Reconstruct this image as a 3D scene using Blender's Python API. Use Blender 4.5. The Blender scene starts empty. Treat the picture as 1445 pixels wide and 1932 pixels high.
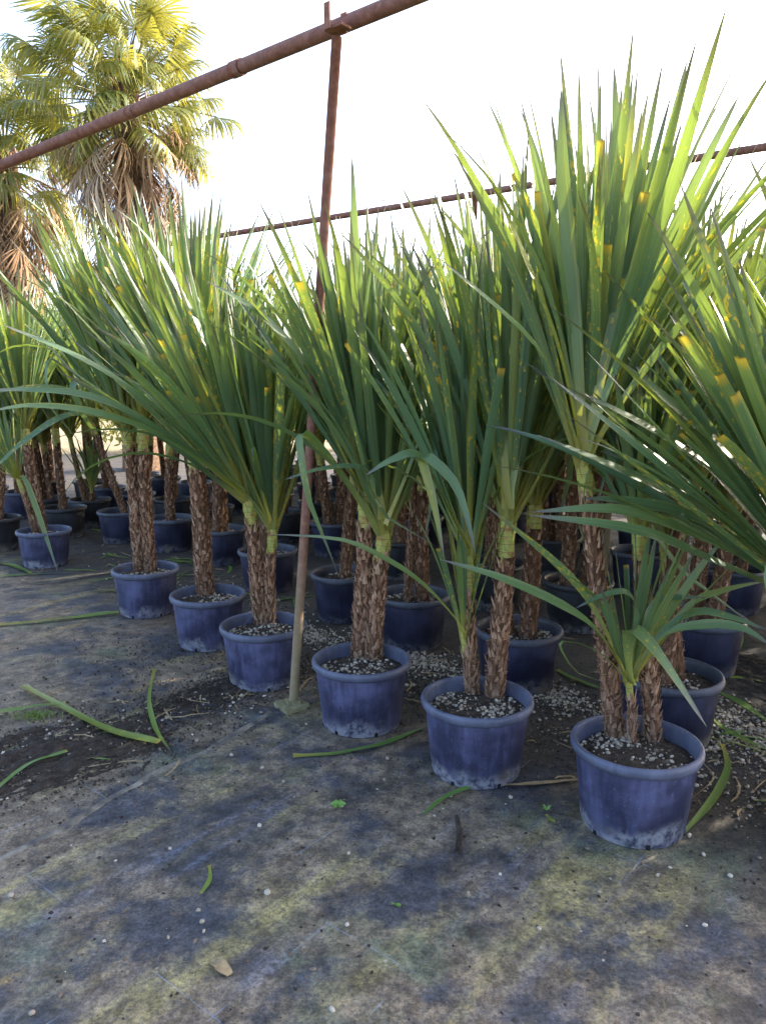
import bpy, math, random
import numpy as np
from mathutils import Vector, Matrix, Euler
S = bpy.context.scene
COL = S.collection
R = math.radians
rng = random.Random(11)
nrg = np.random.default_rng(5)

# ------------------------------------------------------------------ camera, sky, sun, exposure
CAM_H, PITCH, FPX = 1.54, 9.5, 1450.0
cam = bpy.data.cameras.new('camera'); cam.sensor_fit = 'VERTICAL'; cam.sensor_height = 36.0
cam.lens = 36.0 * FPX / 1932.0; cam.clip_end = 2000; cam.clip_start = 0.05
co = bpy.data.objects.new('camera', cam); COL.objects.link(co)
co.location = (0, 0, CAM_H); co.rotation_euler = (R(90 - PITCH), 0, 0); S.camera = co

SUN_EL, SUN_X, SUN_Y = 28.0, 0.88, 0.475
W = bpy.data.worlds.new('World'); S.world = W; W.use_nodes = True
wn = W.node_tree.nodes; wn.clear()
sky = wn.new('ShaderNodeTexSky'); sky.sky_type = 'NISHITA'; sky.sun_disc = False
sky.sun_elevation = R(SUN_EL); sky.sun_rotation = math.atan2(SUN_X, SUN_Y)
sky.dust_density = 4.0; sky.air_density = 0.75; sky.ozone_density = 0.4
bg = wn.new('ShaderNodeBackground'); bg.inputs[1].default_value = 0.15
wo = wn.new('ShaderNodeOutputWorld')
W.node_tree.links.new(sky.outputs[0], bg.inputs[0]); W.node_tree.links.new(bg.outputs[0], wo.inputs[0])
sl = bpy.data.lights.new('sun', 'SUN'); sl.energy = 2.3; sl.angle = R(0.5); sl.color = (1.0, 0.90, 0.74)
so = bpy.data.objects.new('sun', sl); COL.objects.link(so)
ce = math.cos(R(SUN_EL))
so.rotation_euler = Vector((SUN_X*ce, SUN_Y*ce, math.sin(R(SUN_EL)))).to_track_quat('Z', 'Y').to_euler()
so.location = (6, 4, 8)
S.view_settings.view_transform = 'Standard'; S.view_settings.look = 'None'
S.view_settings.gamma = 1.0; S.view_settings.use_curve_mapping = False
S.view_settings.exposure = 2.75
S.cycles.use_denoising = True
S.cycles.max_bounces = 5; S.cycles.diffuse_bounces = 3; S.cycles.glossy_bounces = 2
S.cycles.transmission_bounces = 3; S.cycles.sample_clamp_indirect = 6.0

# ------------------------------------------------------------------ a photo pixel to a place of given depth or height
_cp, _sp = math.cos(R(PITCH)), math.sin(R(PITCH))
def ray(x, y):
    a = (x - 722.5)/FPX; b = -(y - 966.0)/FPX
    return Vector((a, _cp + b*_sp, -_sp + b*_cp))
def onz(x, y, z=0.0):
    d = ray(x, y); t = (z - CAM_H)/d.z
    return Vector((0, 0, CAM_H)) + d*t
def ony(x, y, Y):
    d = ray(x, y)
    return Vector((0, 0, CAM_H)) + d*(Y/d.y)

# ------------------------------------------------------------------ node helpers
class NT:
    def __init__(s, name):
        s.m = bpy.data.materials.new(name); s.m.use_nodes = True
        s.t = s.m.node_tree; s.t.nodes.clear()
    def n(s, typ, ins=None, **kw):
        nd = s.t.nodes.new(typ)
        for k, v in kw.items(): setattr(nd, k, v)
        for k, v in (ins or {}).items():
            if isinstance(v, bpy.types.NodeSocket): s.t.links.new(v, nd.inputs[k])
            else: nd.inputs[k].default_value = v
        return nd
    def math(s, op, a, b=0.0, clamp=False):
        nd = s.n('ShaderNodeMath', {0: a, 1: b}, operation=op); nd.use_clamp = clamp
        return nd.outputs[0]
    def mr(s, v, a, b, c=0.0, d=1.0):
        return s.n('ShaderNodeMapRange', {0: v, 1: a, 2: b, 3: c, 4: d}, interpolation_type='SMOOTHSTEP').outputs[0]
    def mix(s, f, a, b, mode='MIX'):
        nd = s.n('ShaderNodeMix', data_type='RGBA', blend_type=mode)
        for k, v in ((0, f), (6, a), (7, b)):
            if isinstance(v, bpy.types.NodeSocket): s.t.links.new(v, nd.inputs[k])
            else: nd.inputs[k].default_value = v if k == 0 else (*v, 1.0)
        return nd.outputs[2]
    def noise(s, vec, scale, detail=4, rough=0.55, dist=0.0):
        nd = s.n('ShaderNodeTexNoise', {'Scale': scale, 'Detail': detail, 'Roughness': rough, 'Distortion': dist})
        if vec is not None: s.t.links.new(vec, nd.inputs['Vector'])
        return nd.outputs[0]
    def attr(s, name): return s.n('ShaderNodeAttribute', attribute_name=name)
    def obj(s): return s.n('ShaderNodeTexCoord').outputs['Object']
    def mapping(s, vec, scale=(1,1,1), rot=(0,0,0), loc=(0,0,0)):
        return s.n('ShaderNodeMapping', {0: vec, 1: loc, 2: rot, 3: scale}).outputs[0]
    def ramp(s, f, stops):
        nd = s.n('ShaderNodeValToRGB', {0: f}); e = nd.color_ramp.elements
        while len(e) < len(stops): e.new(0.5)
        for el, (p, c) in zip(e, stops): el.position = p; el.color = (*c, 1)
        return nd.outputs[0]
    def out(s, sh):
        s.n('ShaderNodeOutputMaterial', {0: sh}); return s.m
    def bump(s, h, strength=0.5, dist=0.01):
        return s.n('ShaderNodeBump', {'Height': h, 'Strength': strength, 'Distance': dist}).outputs[0]
    def pbr(s, col, rough=0.6, spec=0.4, normal=None, metal=0.0):
        nd = s.n('ShaderNodeBsdfPrincipled', {'Roughness': rough, 'Specular IOR Level': spec, 'Metallic': metal})
        if isinstance(col, bpy.types.NodeSocket): s.t.links.new(col, nd.inputs['Base Color'])
        else: nd.inputs['Base Color'].default_value = (*col, 1)
        if normal is not None: s.t.links.new(normal, nd.inputs['Normal'])
        return nd.outputs[0]

def rnd_socket(t, seed=0.0):
    oi = t.n('ShaderNodeObjectInfo').outputs['Random']
    a = t.attr('rnd').outputs['Fac']
    return t.math('FRACT', t.math('ADD', t.math('MULTIPLY', t.math('ADD', oi, a), 1.0 + seed*7.31), seed))

def mat_leaf(name, dark, mid, pale, base_c, spots=1.0, trans=0.24, tcol=(0.32, 0.40, 0.04)):
    t = NT(name)
    r1 = rnd_socket(t); r2 = rnd_socket(t, 0.37); r3 = rnd_socket(t, 0.71)
    sep = t.n('ShaderNodeSeparateXYZ', {0: t.attr('luv').outputs['Vector']})
    u, v, cut = sep.outputs[0], sep.outputs[1], sep.outputs[2]
    c = t.ramp(r1, [(0.0, dark), (0.55, mid), (0.9, pale), (1.0, pale)])
    # fine parallel veins
    vv = t.n('ShaderNodeCombineXYZ', {0: t.math('MULTIPLY', u, 26.0), 1: t.math('MULTIPLY', v, 2.2), 2: t.math('MULTIPLY', r2, 90.0)}).outputs[0]
    vein = t.noise(vv, 1.0, 3)
    c = t.mix(t.mr(vein, 0.38, 0.66, 0.0, 0.65), c, (mid[0]*1.75, mid[1]*1.6, mid[2]*1.3))
    c = t.mix(t.mr(vein, 0.30, 0.46, 0.45, 0.0), c, (dark[0]*.55, dark[1]*.6, dark[2]*.6))
    if spots:      # yellow lengthwise streaks on part of the leaves
        lv = t.n('ShaderNodeCombineXYZ', {0: t.math('MULTIPLY', u, 5.0), 1: t.math('MULTIPLY', v, 1.3), 2: t.math('MULTIPLY', r3, 120.0)}).outputs[0]
        ls = t.mr(t.noise(lv, 1.0, 2), 0.56, 0.66, 0.0, 1.0)
        c = t.mix(t.math('MULTIPLY', ls, t.mr(r2, 0.35, 0.9, 0.0, 0.75)), c, (0.22, 0.22, 0.035))
    # pale margins and midrib
    edge = t.math('ABSOLUTE', t.math('SUBTRACT', u, 0.5))
    c = t.mix(t.mr(edge, 0.455, 0.5, 0.0, 0.55), c, (0.16, 0.15, 0.035))
    # pale sheath at the foot
    c = t.mix(t.mr(v, 0.02, t.math('ADD', 0.17, t.math('MULTIPLY', r3, 0.24)), 0.95, 0.0), c, t.mix(r2, base_c, (base_c[0]*1.15, base_c[1]*.86, base_c[2]*.5)))
    # yellow flecks, more on some leaves
    sv = t.n('ShaderNodeCombineXYZ', {0: t.math('MULTIPLY', u, 3.2), 1: t.math('MULTIPLY', v, 38.0), 2: t.math('MULTIPLY', r2, 170.0)}).outputs[0]
    sp = t.noise(sv, 1.0, 2, 0.6)
    thr = t.mr(r3, 0.25, 1.0, 0.80, 0.57)
    sf = t.mr(t.math('SUBTRACT', sp, thr), 0.0, 0.04, 0.0, 0.85*spots)
    c = t.mix(sf, c, (0.42, 0.30, 0.025))
    yl = t.mr(r2, 0.95, 0.99, 0.0, 0.45)
    c = t.mix(yl, c, (0.30, 0.26, 0.025))
    # trimmed ends: yellow then brown
    c = t.mix(t.mr(cut, 0.35, 0.9, 0, .85), c, (0.40, 0.26, 0.03))
    c = t.mix(t.mr(cut, 0.90, 1.0), c, (0.09, 0.045, 0.02))
    # spiny dark points
    c = t.mix(t.mr(v, 0.80, 0.97, 0.0, 0.85), c, (0.070, 0.060, 0.068))
    tr = t.mix(0.62, t.mix(1.0, c, (3.4, 3.0, 1.2), 'MULTIPLY'), tcol)
    d = t.pbr(c, 0.42, 0.5)
    tb = t.n('ShaderNodeBsdfTranslucent', {0: tr}).outputs[0]
    return t.out(t.n('ShaderNodeMixShader', {0: t.mr(v, .72, .96, trans, trans*.25), 1: d, 2: tb}).outputs[0])

def mat_bark():
    t = NT('fibrous bark')
    r1 = rnd_socket(t)
    o = t.mapping(t.obj(), (1, 1, 0.25))
    n1 = t.noise(o, 95, 5, 0.65); n2 = t.noise(t.obj(), 9, 3)
    c = t.ramp(t.math('ADD', t.math('MULTIPLY', n1, 0.82), t.math('MULTIPLY', r1, 0.24)),
               [(0.2, (0.05, 0.025, 0.016)), (0.40, (0.17, 0.088, 0.052)), (0.58, (0.32, 0.185, 0.112)), (0.78, (0.50, 0.37, 0.26))])
    c = t.mix(t.mr(n2, 0.5, 0.75, 0, 0.45), c, (0.14, 0.050, 0.026))
    z = t.n('ShaderNodeSeparateXYZ', {0: t.obj()}).outputs[2]
    c = t.mix(t.mr(z, 0.30, 0.55, 0.40, 0.0), c, (0.13, 0.105, 0.08))
    return t.out(t.pbr(c, 0.85, 0.2, t.bump(n1, 0.9, 0.006)))

def mat_neck():
    t = NT('green neck')
    z = t.n('ShaderNodeSeparateXYZ', {0: t.obj()}).outputs[2]
    n = t.noise(t.mapping(t.obj(), (1, 1, 3)), 22, 4)
    c = t.ramp(n, [(0.3, (0.20, 0.24, 0.05)), (0.5, (0.33, 0.33, 0.08)), (0.68, (0.26, 0.13, 0.04)), (0.8, (0.11, 0.05, 0.025))])
    ring = t.math('SINE', t.math('MULTIPLY', z, 200.0))
    c = t.mix(t.mr(ring, 0.9, 1.0, 0, 0.7), c, (0.14, 0.07, 0.03))
    return t.out(t.pbr(c, 0.5, 0.4, t.bump(n, 0.4, 0.004)))

def mat_pot(name, base, dusty, stain):
    t = NT(name)
    o = t.obj(); oi = t.n('ShaderNodeObjectInfo').outputs['Random']
    off = t.n('ShaderNodeVectorMath', {0: o, 1: t.n('ShaderNodeCombineXYZ', {0: t.math('MULTIPLY', oi, 40.0), 1: t.math('MULTIPLY', oi, 23.0)}).outputs[0]}, operation='ADD').outputs[0]
    z = t.n('ShaderNodeSeparateXYZ', {0: o}).outputs[2]
    big = t.noise(off, 6.0, 5, 0.6)
    drip = t.noise(t.mapping(off, (1, 1, 0.09)), 42, 4)
    fine = t.noise(off, 130, 3)
    f = t.math('ADD', t.math('MULTIPLY', big, 0.7), t.math('MULTIPLY', drip, 0.26))
    c = t.mix(t.mr(f, 0.38, 0.64, 0.0, 0.9), base, dusty)
    c = t.mix(t.mr(fine, 0.62, 0.75, 0, 0.25), c, stain)
    low = t.math('ADD', z, t.math('MULTIPLY', t.math('SUBTRACT', big, 0.5), 0.22))
    lowf = t.math('MULTIPLY', t.mr(low, 0.015, 0.075, 0.75, 0.0), t.mr(t.noise(off, 28, 5, 0.7), 0.36, 0.58))
    c = t.mix(lowf, c, stain)
    mud = t.math('MULTIPLY', t.mr(z, 0.02, 0.10, 0.8, 0.0), t.mr(t.noise(off, 4.0, 3), 0.55, 0.68))
    c = t.mix(mud, c, (0.17, 0.15, 0.11))
    scr = t.noise(t.mapping(off, (9, 9, 1), (0.4, 0.2, 0)), 24, 2)
    c = t.mix(t.mr(scr, 0.71, 0.74, 0, 0.35), c, stain)
    ro = t.mr(big, 0.3, 0.7, 0.42, 0.68)
    return t.out(t.pbr(c, ro, 0.45, t.bump(drip, 0.12, 0.003)))

def mat_noise(name, stops, scale=8.0, rough=0.9, bump=0.6, dist=0.01, spec=0.25, stretch=(1,1,1), detail=6):
    t = NT(name); n = t.noise(t.mapping(t.obj(), stretch), scale, detail, 0.65)
    return t.out(t.pbr(t.ramp(n, stops), rough, spec, t.bump(n, bump, dist)))

def mat_rnd(name, stops, rough=0.9, scale=60, spec=0.3):
    t = NT(name); r = rnd_socket(t); n = t.noise(t.obj(), scale, 3)
    c = t.ramp(t.math('ADD', t.math('MULTIPLY', r, 0.75), t.math('MULTIPLY', n, 0.25)), stops)
    return t.out(t.pbr(c, rough, spec))

WEAVE = R(52)
def mat_cloth():
    t = NT('woven ground cloth')
    o = t.n('ShaderNodeNewGeometry').outputs['Position']
    w = t.mapping(o, (1, 1, 1), (0, 0, -WEAVE))      # x runs along the warp
    st = t.mapping(w, (0.32, 1.9, 1)); st2 = t.mapping(w, (0.5, 5.0, 1), (0, 0, 0), (7, 3, 0))
    big = t.noise(o, 0.9, 6, 0.62); mid = t.noise(t.mapping(o, (1, 1, 1), (0, 0, 0), (5, 9, 0)), 2.6, 7, 0.66)
    streak = t.noise(st, 2.0, 6, 0.6, 0.3); streak2 = t.noise(st2, 2.2, 6, 0.65)
    fine = t.noise(o, 55, 4, 0.7); grit = t.noise(o, 260, 2, 0.6)
    c = t.mix(t.mr(mid, 0.38, 0.62), (0.036, 0.037, 0.042), (0.072, 0.072, 0.078))
    blue = t.math('MULTIPLY', t.mr(streak2, 0.50, 0.66), t.mr(fine, 0.34, 0.6))
    c = t.mix(t.math('MULTIPLY', blue, 0.8), c, (0.110, 0.128, 0.185))
    silt = t.math('MULTIPLY', t.mr(t.math('ADD', t.math('MULTIPLY', big, 0.55), t.math('MULTIPLY', mid, 0.45)), 0.39, 0.53), t.mr(fine, 0.30, 0.56, 0.45, 1.0))
    c = t.mix(t.math('MULTIPLY', silt, 0.85), c, t.mix(t.mr(t.noise(o, 19, 5, 0.7), .35, .65), (0.112, 0.083, 0.052), (0.215, 0.166, 0.104)))
    # algae: olive streaks along the warp
    alg = t.math('MULTIPLY', t.mr(streak, 0.49, 0.66), t.mr(fine, 0.30, 0.58, 0.25, 1.0))
    c = t.mix(t.math('MULTIPLY', alg, 0.85), c, (0.265, 0.225, 0.090))
    grn = t.mr(t.noise(t.mapping(o, (1, 1, 1), (0, 0, 0), (21, 2, 0)), 1.7, 6, 0.62), 0.54, 0.68, 0, 0.6)
    c = t.mix(grn, c, (0.085, 0.115, 0.070))
    och = t.math('MULTIPLY', t.mr(t.noise(t.mapping(st, (1, 1, 1), (0, 0, 0), (4, 14, 0)), 3.0, 5), 0.62, 0.72), t.mr(fine, 0.3, 0.6))
    c = t.mix(t.math('MULTIPLY', och, 0.8), c, (0.33, 0.225, 0.075))
    # bare dark patches, pale lime bloom, grit
    drk = t.mr(t.noise(t.mapping(o, (1, 1, 1), (0, 0, 0), (3, 33, 0)), 2.1, 7, 0.68), 0.49, 0.60, 0, 0.85)
    c = t.mix(drk, c, (0.032, 0.038, 0.052))
    lime = t.math('MULTIPLY', t.mr(t.noise(t.mapping(o, (1, 1, 1), (0, 0, 0), (13, 6, 0)), 2.8, 6, 0.7), 0.66, 0.76), t.mr(fine, 0.4, 0.6))
    c = t.mix(t.math('MULTIPLY', lime, 0.75), c, (0.33, 0.34, 0.39))
    c = t.mix(t.mr(grit, 0.66, 0.74, 0, 0.55), c, (0.25, 0.23, 0.20))
    c = t.mix(t.mr(grit, 0.26, 0.34, 0.5, 0), c, (0.02, 0.02, 0.022))
    mott = t.math('MULTIPLY', t.mr(t.noise(o, 11, 6, 0.72), .3, .7, .52, 1.5), t.mr(t.noise(o, 105, 4, .75), .32, .68, .55, 1.48))
    c = t.n('ShaderNodeVectorMath', {0: c, 'Scale': mott}, operation='SCALE').outputs[0]
    # within the block of pots the cloth is darkened for spilled potting soil plus painted shade under the plants
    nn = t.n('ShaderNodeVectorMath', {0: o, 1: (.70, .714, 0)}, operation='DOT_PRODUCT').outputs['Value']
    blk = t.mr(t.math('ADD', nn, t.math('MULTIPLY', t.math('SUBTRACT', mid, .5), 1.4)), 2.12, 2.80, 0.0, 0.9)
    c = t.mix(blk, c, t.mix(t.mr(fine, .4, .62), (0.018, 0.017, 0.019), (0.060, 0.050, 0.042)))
    # printed marker lines, worn
    sep = t.n('ShaderNodeSeparateXYZ', {0: w})
    ln = None
    for s_, per in ((sep.outputs[0], 0.42), (sep.outputs[1], 0.30)):
        d = t.math('ABSOLUTE', t.math('SUBTRACT', t.math('FRACT', t.math('DIVIDE', s_, per)), 0.5))
        l = t.mr(d, 0.0, 0.004 / per * 0.75, 1.0, 0.0)
        ln = l if ln is None else t.math('MAXIMUM', ln, l)
    worn = t.mr(t.noise(t.mapping(o, (1, 1, 1), (0, 0, 0), (8, 1, 0)), 3.0, 5, 0.7), 0.50, 0.62)
    c = t.mix(t.math('MULTIPLY', t.math('MULTIPLY', ln, worn), 0.55), c, (0.22, 0.28, 0.38))
    # weave ribs and lumps
    rib = t.n('ShaderNodeTexWave', {'Vector': w, 'Scale': 95.0, 'Distortion': 1.2, 'Detail': 1.0}, bands_direction='Y').outputs[1]
    h = t.math('ADD', t.math('ADD', t.math('MULTIPLY', rib, 0.10), t.math('MULTIPLY', fine, 0.35)), t.math('ADD', t.math('MULTIPLY', mid, 1.6), t.math('MULTIPLY', grit, 0.25)))
    ro = t.mr(mid, 0.35, 0.65, 0.55, 0.85)
    return t.out(t.pbr(c, ro, 0.35, t.bump(h, 0.55, 0.008)))

def mat_rust():
    t = NT('rusty steel')
    o = t.obj(); n = t.noise(o, 26, 6, 0.7); n2 = t.noise(t.mapping(o, (1, 1, 0.2)), 5, 4)
    c = t.ramp(n, [(0.25, (0.085, 0.036, 0.026)), (0.5, (0.17, 0.072, 0.048)), (0.75, (0.26, 0.135, 0.10))])
    c = t.mix(t.mr(n2, 0.5, 0.7, 0, 0.55), c, (0.20, 0.11, 0.10))
    pos = t.n('ShaderNodeSeparateXYZ', {0: t.n('ShaderNodeNewGeometry').outputs['Position']}).outputs[2]
    c = t.mix(t.mr(pos, 0.05, 1.15, 0.85, 0.0), c, t.mix(n, (0.12, 0.10, 0.045), (0.27, 0.23, 0.13)))
    return t.out(t.pbr(c, 0.75, 0.3, t.bump(n, 0.35, 0.004)))

LEAFG = ((0.034, 0.078, 0.042), (0.060, 0.122, 0.060), (0.096, 0.148, 0.050), (0.25, 0.28, 0.085))
M = dict(
    leaf=mat_leaf('sword leaf', *LEAFG),
    fallen=mat_leaf('fallen leaf', (0.06, 0.13, 0.035), (0.09, 0.18, 0.04), (0.16, 0.20, 0.04), (0.22, 0.24, 0.06), 0.6),
    dry=mat_noise('dry leaf', [(0.3, (0.16, 0.11, 0.06)), (0.6, (0.30, 0.23, 0.13)), (0.8, (0.40, 0.33, 0.20))], 30, 0.8),
    bark=mat_bark(), neck=mat_neck(), core=mat_noise('trunk core', [(0.3, (0.035, 0.018, 0.011)), (0.5, (0.105, 0.055, 0.032)), (0.72, (0.20, 0.12, 0.075))], 60, 0.95, 1.0, 0.012, 0.1, (1, 1, .3)),  # core colour darkened so gaps between the bark scales read as shaded
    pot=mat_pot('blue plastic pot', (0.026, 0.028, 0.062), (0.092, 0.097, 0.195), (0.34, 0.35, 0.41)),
    potnavyshade=mat_pot('shade-darkened navy plastic pot', (0.011, 0.012, 0.030), (0.032, 0.034, 0.076), (0.17, 0.17, 0.20)),  # rear pots: deeper shade painted into this body and the rim below
    rimnavyshade=mat_pot('shade-darkened navy rim', (0.034, 0.038, 0.056), (0.070, 0.078, 0.105), (0.2, 0.2, 0.23)),
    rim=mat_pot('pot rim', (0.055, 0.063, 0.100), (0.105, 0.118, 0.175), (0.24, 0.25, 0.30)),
    potblack=mat_pot('black plastic pot', (0.013, 0.013, 0.016), (0.030, 0.031, 0.038), (0.26, 0.26, 0.27)),
    slot=mat_noise('slot shade', [(0.3, (0.006, 0.006, 0.008)), (0.7, (0.012, 0.012, 0.014))]),  # solid blocks; near-black colour stands for the shade inside drain notches
    soil=mat_noise('potting soil', [(0.3, (0.018, 0.013, 0.010)), (0.55, (0.045, 0.034, 0.026)), (0.72, (0.085, 0.066, 0.048)), (0.85, (0.09, 0.10, 0.04))], 26, 0.95, 1.0, 0.02),
    dirt=mat_noise('spilled soil', [(0.3, (0.020, 0.016, 0.013)), (0.55, (0.048, 0.038, 0.030)), (0.78, (0.095, 0.075, 0.056))], 34, 0.95, 1.0, 0.015),
    earth=mat_noise('far earth', [(0.3, (0.10, 0.085, 0.055)), (0.55, (0.20, 0.17, 0.11)), (0.75, (0.16, 0.18, 0.07))], 1.3, 0.95, 0.6, 0.05),
    pebble=mat_rnd('pumice', [(0.1, (0.09, 0.072, 0.054)), (0.35, (0.25, 0.21, 0.16)), (0.65, (0.36, 0.315, 0.25)), (0.95, (0.50, 0.455, 0.385))]),
    crumb=mat_rnd('soil crumbs', [(0.1, (0.018, 0.014, 0.011)), (0.6, (0.05, 0.038, 0.028)), (0.85, (0.13, 0.10, 0.07)), (0.95, (0.34, 0.30, 0.24))]),
    cloth=mat_cloth(), hem=mat_noise('worn cloth hem', [(0.3, (0.05, 0.05, 0.055)), (0.5, (0.14, 0.125, 0.10)), (0.75, (0.30, 0.27, 0.22))], 14, 0.8, .4, .004), rust=mat_rust(),
    cement=mat_noise('mossy base plate', [(0.3, (0.10, 0.09, 0.05)), (0.55, (0.22, 0.20, 0.11)), (0.75, (0.30, 0.28, 0.20))], 22, 0.9),
    weed=mat_leaf('weed leaf', (0.06, 0.16, 0.03), (0.09, 0.22, 0.04), (0.13, 0.26, 0.05), (0.12, 0.2, 0.05), 0.0),
    stick=mat_noise('dark stick', [(0.3, (0.015, 0.011, 0.009)), (0.7, (0.06, 0.045, 0.035))], 40),
    twig=mat_noise('twig', [(0.3, (0.05, 0.035, 0.025)), (0.7, (0.15, 0.11, 0.08))], 40),
    fan=mat_leaf('fan frond', (0.050, 0.085, 0.028), (0.085, 0.115, 0.035), (0.13, 0.145, 0.045), (0.16, 0.17, 0.05), 0.0, 0.30, (0.46, 0.39, 0.06)),
    deadfan=mat_rnd('dead frond', [(0.1, (0.10, 0.055, 0.028)), (0.45, (0.22, 0.135, 0.075)), (0.7, (0.33, 0.23, 0.14)), (0.95, (0.42, 0.34, 0.24))], 0.85, 9),
    palmtrunk=mat_noise('palm trunk', [(0.3, (0.05, 0.03, 0.02)), (0.7, (0.17, 0.11, 0.07))], 14, 0.9, 1.0, 0.03),
)

# ------------------------------------------------------------------ mesh helpers
class MB:
    def __init__(s): s.v = []; s.f = []; s.r = []; s.l = []; s.n = 0
    def add(s, v, f, r=0.0, luv=None):
        v = np.asarray(v, float); k = len(v)
        s.v.append(v); s.f.extend([tuple(i + s.n for i in q) for q in f])
        s.r.append(np.full(k, r) if np.isscalar(r) else np.asarray(r))
        s.l.append(np.zeros((k, 3)) if luv is None else np.asarray(luv)); s.n += k
    def mesh(s, name, mat, smooth=True):
        me = bpy.data.meshes.new(name)
        V = np.concatenate(s.v); me.from_pydata(V.tolist(), [], s.f)
        a = me.attributes.new('rnd', 'FLOAT', 'POINT'); a.data.foreach_set('value', np.concatenate(s.r).astype(np.float32))
        a = me.attributes.new('luv', 'FLOAT_VECTOR', 'POINT'); a.data.foreach_set('vector', np.concatenate(s.l).astype(np.float32).ravel())
        me.polygons.foreach_set('use_smooth', [smooth]*len(me.polygons))
        me.materials.append(mat); me.update(); return me
def obj(name, me, parent=None, loc=None, kind=None):
    o = bpy.data.objects.new(name, me); COL.objects.link(o)
    if parent is not None: o.parent = parent
    if loc is not None: o.location = loc
    if kind: o['kind'] = kind
    return o
def tag(o, label, cat, group=None):
    o['label'] = label; o['category'] = cat
    if group: o['group'] = group
    return o
def empty(name, loc, rz=0.0):
    o = bpy.data.objects.new(name, None); COL.objects.link(o); o.location = loc; o.rotation_euler = (0, 0, rz)
    o.empty_display_size = 0.1; return o

def tube(mb, pts, rad, seg=10, jit=0.0, r=0.0, cap=True, g=None):
    pts = [np.array(p, float) for p in pts]; k = len(pts)
    rad = [rad]*k if np.isscalar(rad) else rad
    V = []; ref = np.array([1.0, 0.13, 0.07])
    for i in range(k):
        d = pts[min(i+1, k-1)] - pts[max(i-1, 0)]; d = d/np.linalg.norm(d)
        rr = ref if abs(d @ ref) < 0.9 else np.array([0.1, 1.0, 0.2])
        a = np.cross(d, rr); a /= np.linalg.norm(a); b = np.cross(d, a)
        for j in range(seg):
            t = 2*math.pi*j/seg; q = rad[i]*(1 + (jit*(g or rng).uniform(-1, 1) if jit else 0))
            V.append(pts[i] + q*(math.cos(t)*a + math.sin(t)*b))
    F = [(i*seg+j, i*seg+(j+1) % seg, (i+1)*seg+(j+1) % seg, (i+1)*seg+j) for i in range(k-1) for j in range(seg)]
    if cap: F += [tuple(range(seg)), tuple(range((k-1)*seg, k*seg))[::-1]]
    mb.add(V, F, r)
def box(mb, c, h, rot=None, r=0.0):
    V = np.array([(x, y, z) for x in (-1, 1) for y in (-1, 1) for z in (-1, 1)], float)*np.array(h)
    if rot is not None: V = V @ np.array(rot.to_3x3()).T
    mb.add(V + np.array(c), [(0, 1, 3, 2), (4, 6, 7, 5), (0, 4, 5, 1), (2, 3, 7, 6), (0, 2, 6, 4), (1, 5, 7, 3)], r)
def lathe(mb, prof, seg=48, wob=0.0):
    k = len(prof); V = []
    for i, (r, z) in enumerate(prof):
        for j in range(seg):
            t = 2*math.pi*j/seg; q = r*(1 + wob*math.sin(2*t + 1.0))
            V.append((q*math.cos(t), q*math.sin(t), z))
    F = [(i*seg+j, i*seg+(j+1) % seg, (i+1)*seg+(j+1) % seg, (i+1)*seg+j) for i in range(k-1) for j in range(seg)]
    mb.add(V, F)

_ph = (1 + 5**0.5)/2
ICO = np.array([(-1, _ph, 0), (1, _ph, 0), (-1, -_ph, 0), (1, -_ph, 0), (0, -1, _ph), (0, 1, _ph), (0, -1, -_ph), (0, 1, -_ph), (_ph, 0, -1), (_ph, 0, 1), (-_ph, 0, -1), (-_ph, 0, 1)])/1.9
ICOF = [(0, 11, 5), (0, 5, 1), (0, 1, 7), (0, 7, 10), (0, 10, 11), (1, 5, 9), (5, 11, 4), (11, 10, 2), (10, 7, 6), (7, 1, 8), (3, 9, 4), (3, 4, 2), (3, 2, 6), (3, 6, 8), (3, 8, 9), (4, 9, 5), (2, 4, 11), (6, 2, 10), (8, 6, 7), (9, 8, 1)]
OCT = np.array([(1, 0, 0), (-1, 0, 0), (0, 1, 0), (0, -1, 0), (0, 0, 1), (0, 0, -1)], float)
OCTF = [(0, 2, 4), (2, 1, 4), (1, 3, 4), (3, 0, 4), (2, 0, 5), (1, 2, 5), (3, 1, 5), (0, 3, 5)]
def rocks(name, P, size, mat, ico=True, flat=0.7):
    P = np.asarray(P); N = len(P); T, F = (ICO, ICOF) if ico else (OCT, OCTF)
    sz = np.broadcast_to(size, (N,))
    s = nrg.uniform(0.6, 1.25, (N, 3))*sz[:, None]; s[:, 2] *= flat
    V = T[None]*(1 + nrg.uniform(-0.22, 0.22, (N, len(T), 1)))*s[:, None, :]
    a = nrg.uniform(0, 6.283, N); b = nrg.uniform(-0.5, 0.5, N)
    x, y, z = V[..., 0], V[..., 1], V[..., 2]
    y, z = y*np.cos(b)[:, None] - z*np.sin(b)[:, None], y*np.sin(b)[:, None] + z*np.cos(b)[:, None]
    x, y = x*np.cos(a)[:, None] - y*np.sin(a)[:, None], x*np.sin(a)[:, None] + y*np.cos(a)[:, None]
    V = np.stack([x, y, z], -1) + P[:, None, :]; V[..., 2] += (sz*0.35*flat)[:, None]
    k = len(T); F = (np.array(F)[None] + (np.arange(N)*k)[:, None, None]).reshape(-1, 3)
    me = bpy.data.meshes.new(name); me.from_pydata(V.reshape(-1, 3).tolist(), [], F.tolist())
    at = me.attributes.new('rnd', 'FLOAT', 'POINT'); at.data.foreach_set('value', np.repeat(nrg.random(N), k).astype(np.float32))
    me.polygons.foreach_set('use_smooth', [ico]*len(me.polygons)); me.materials.append(mat); return me

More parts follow.
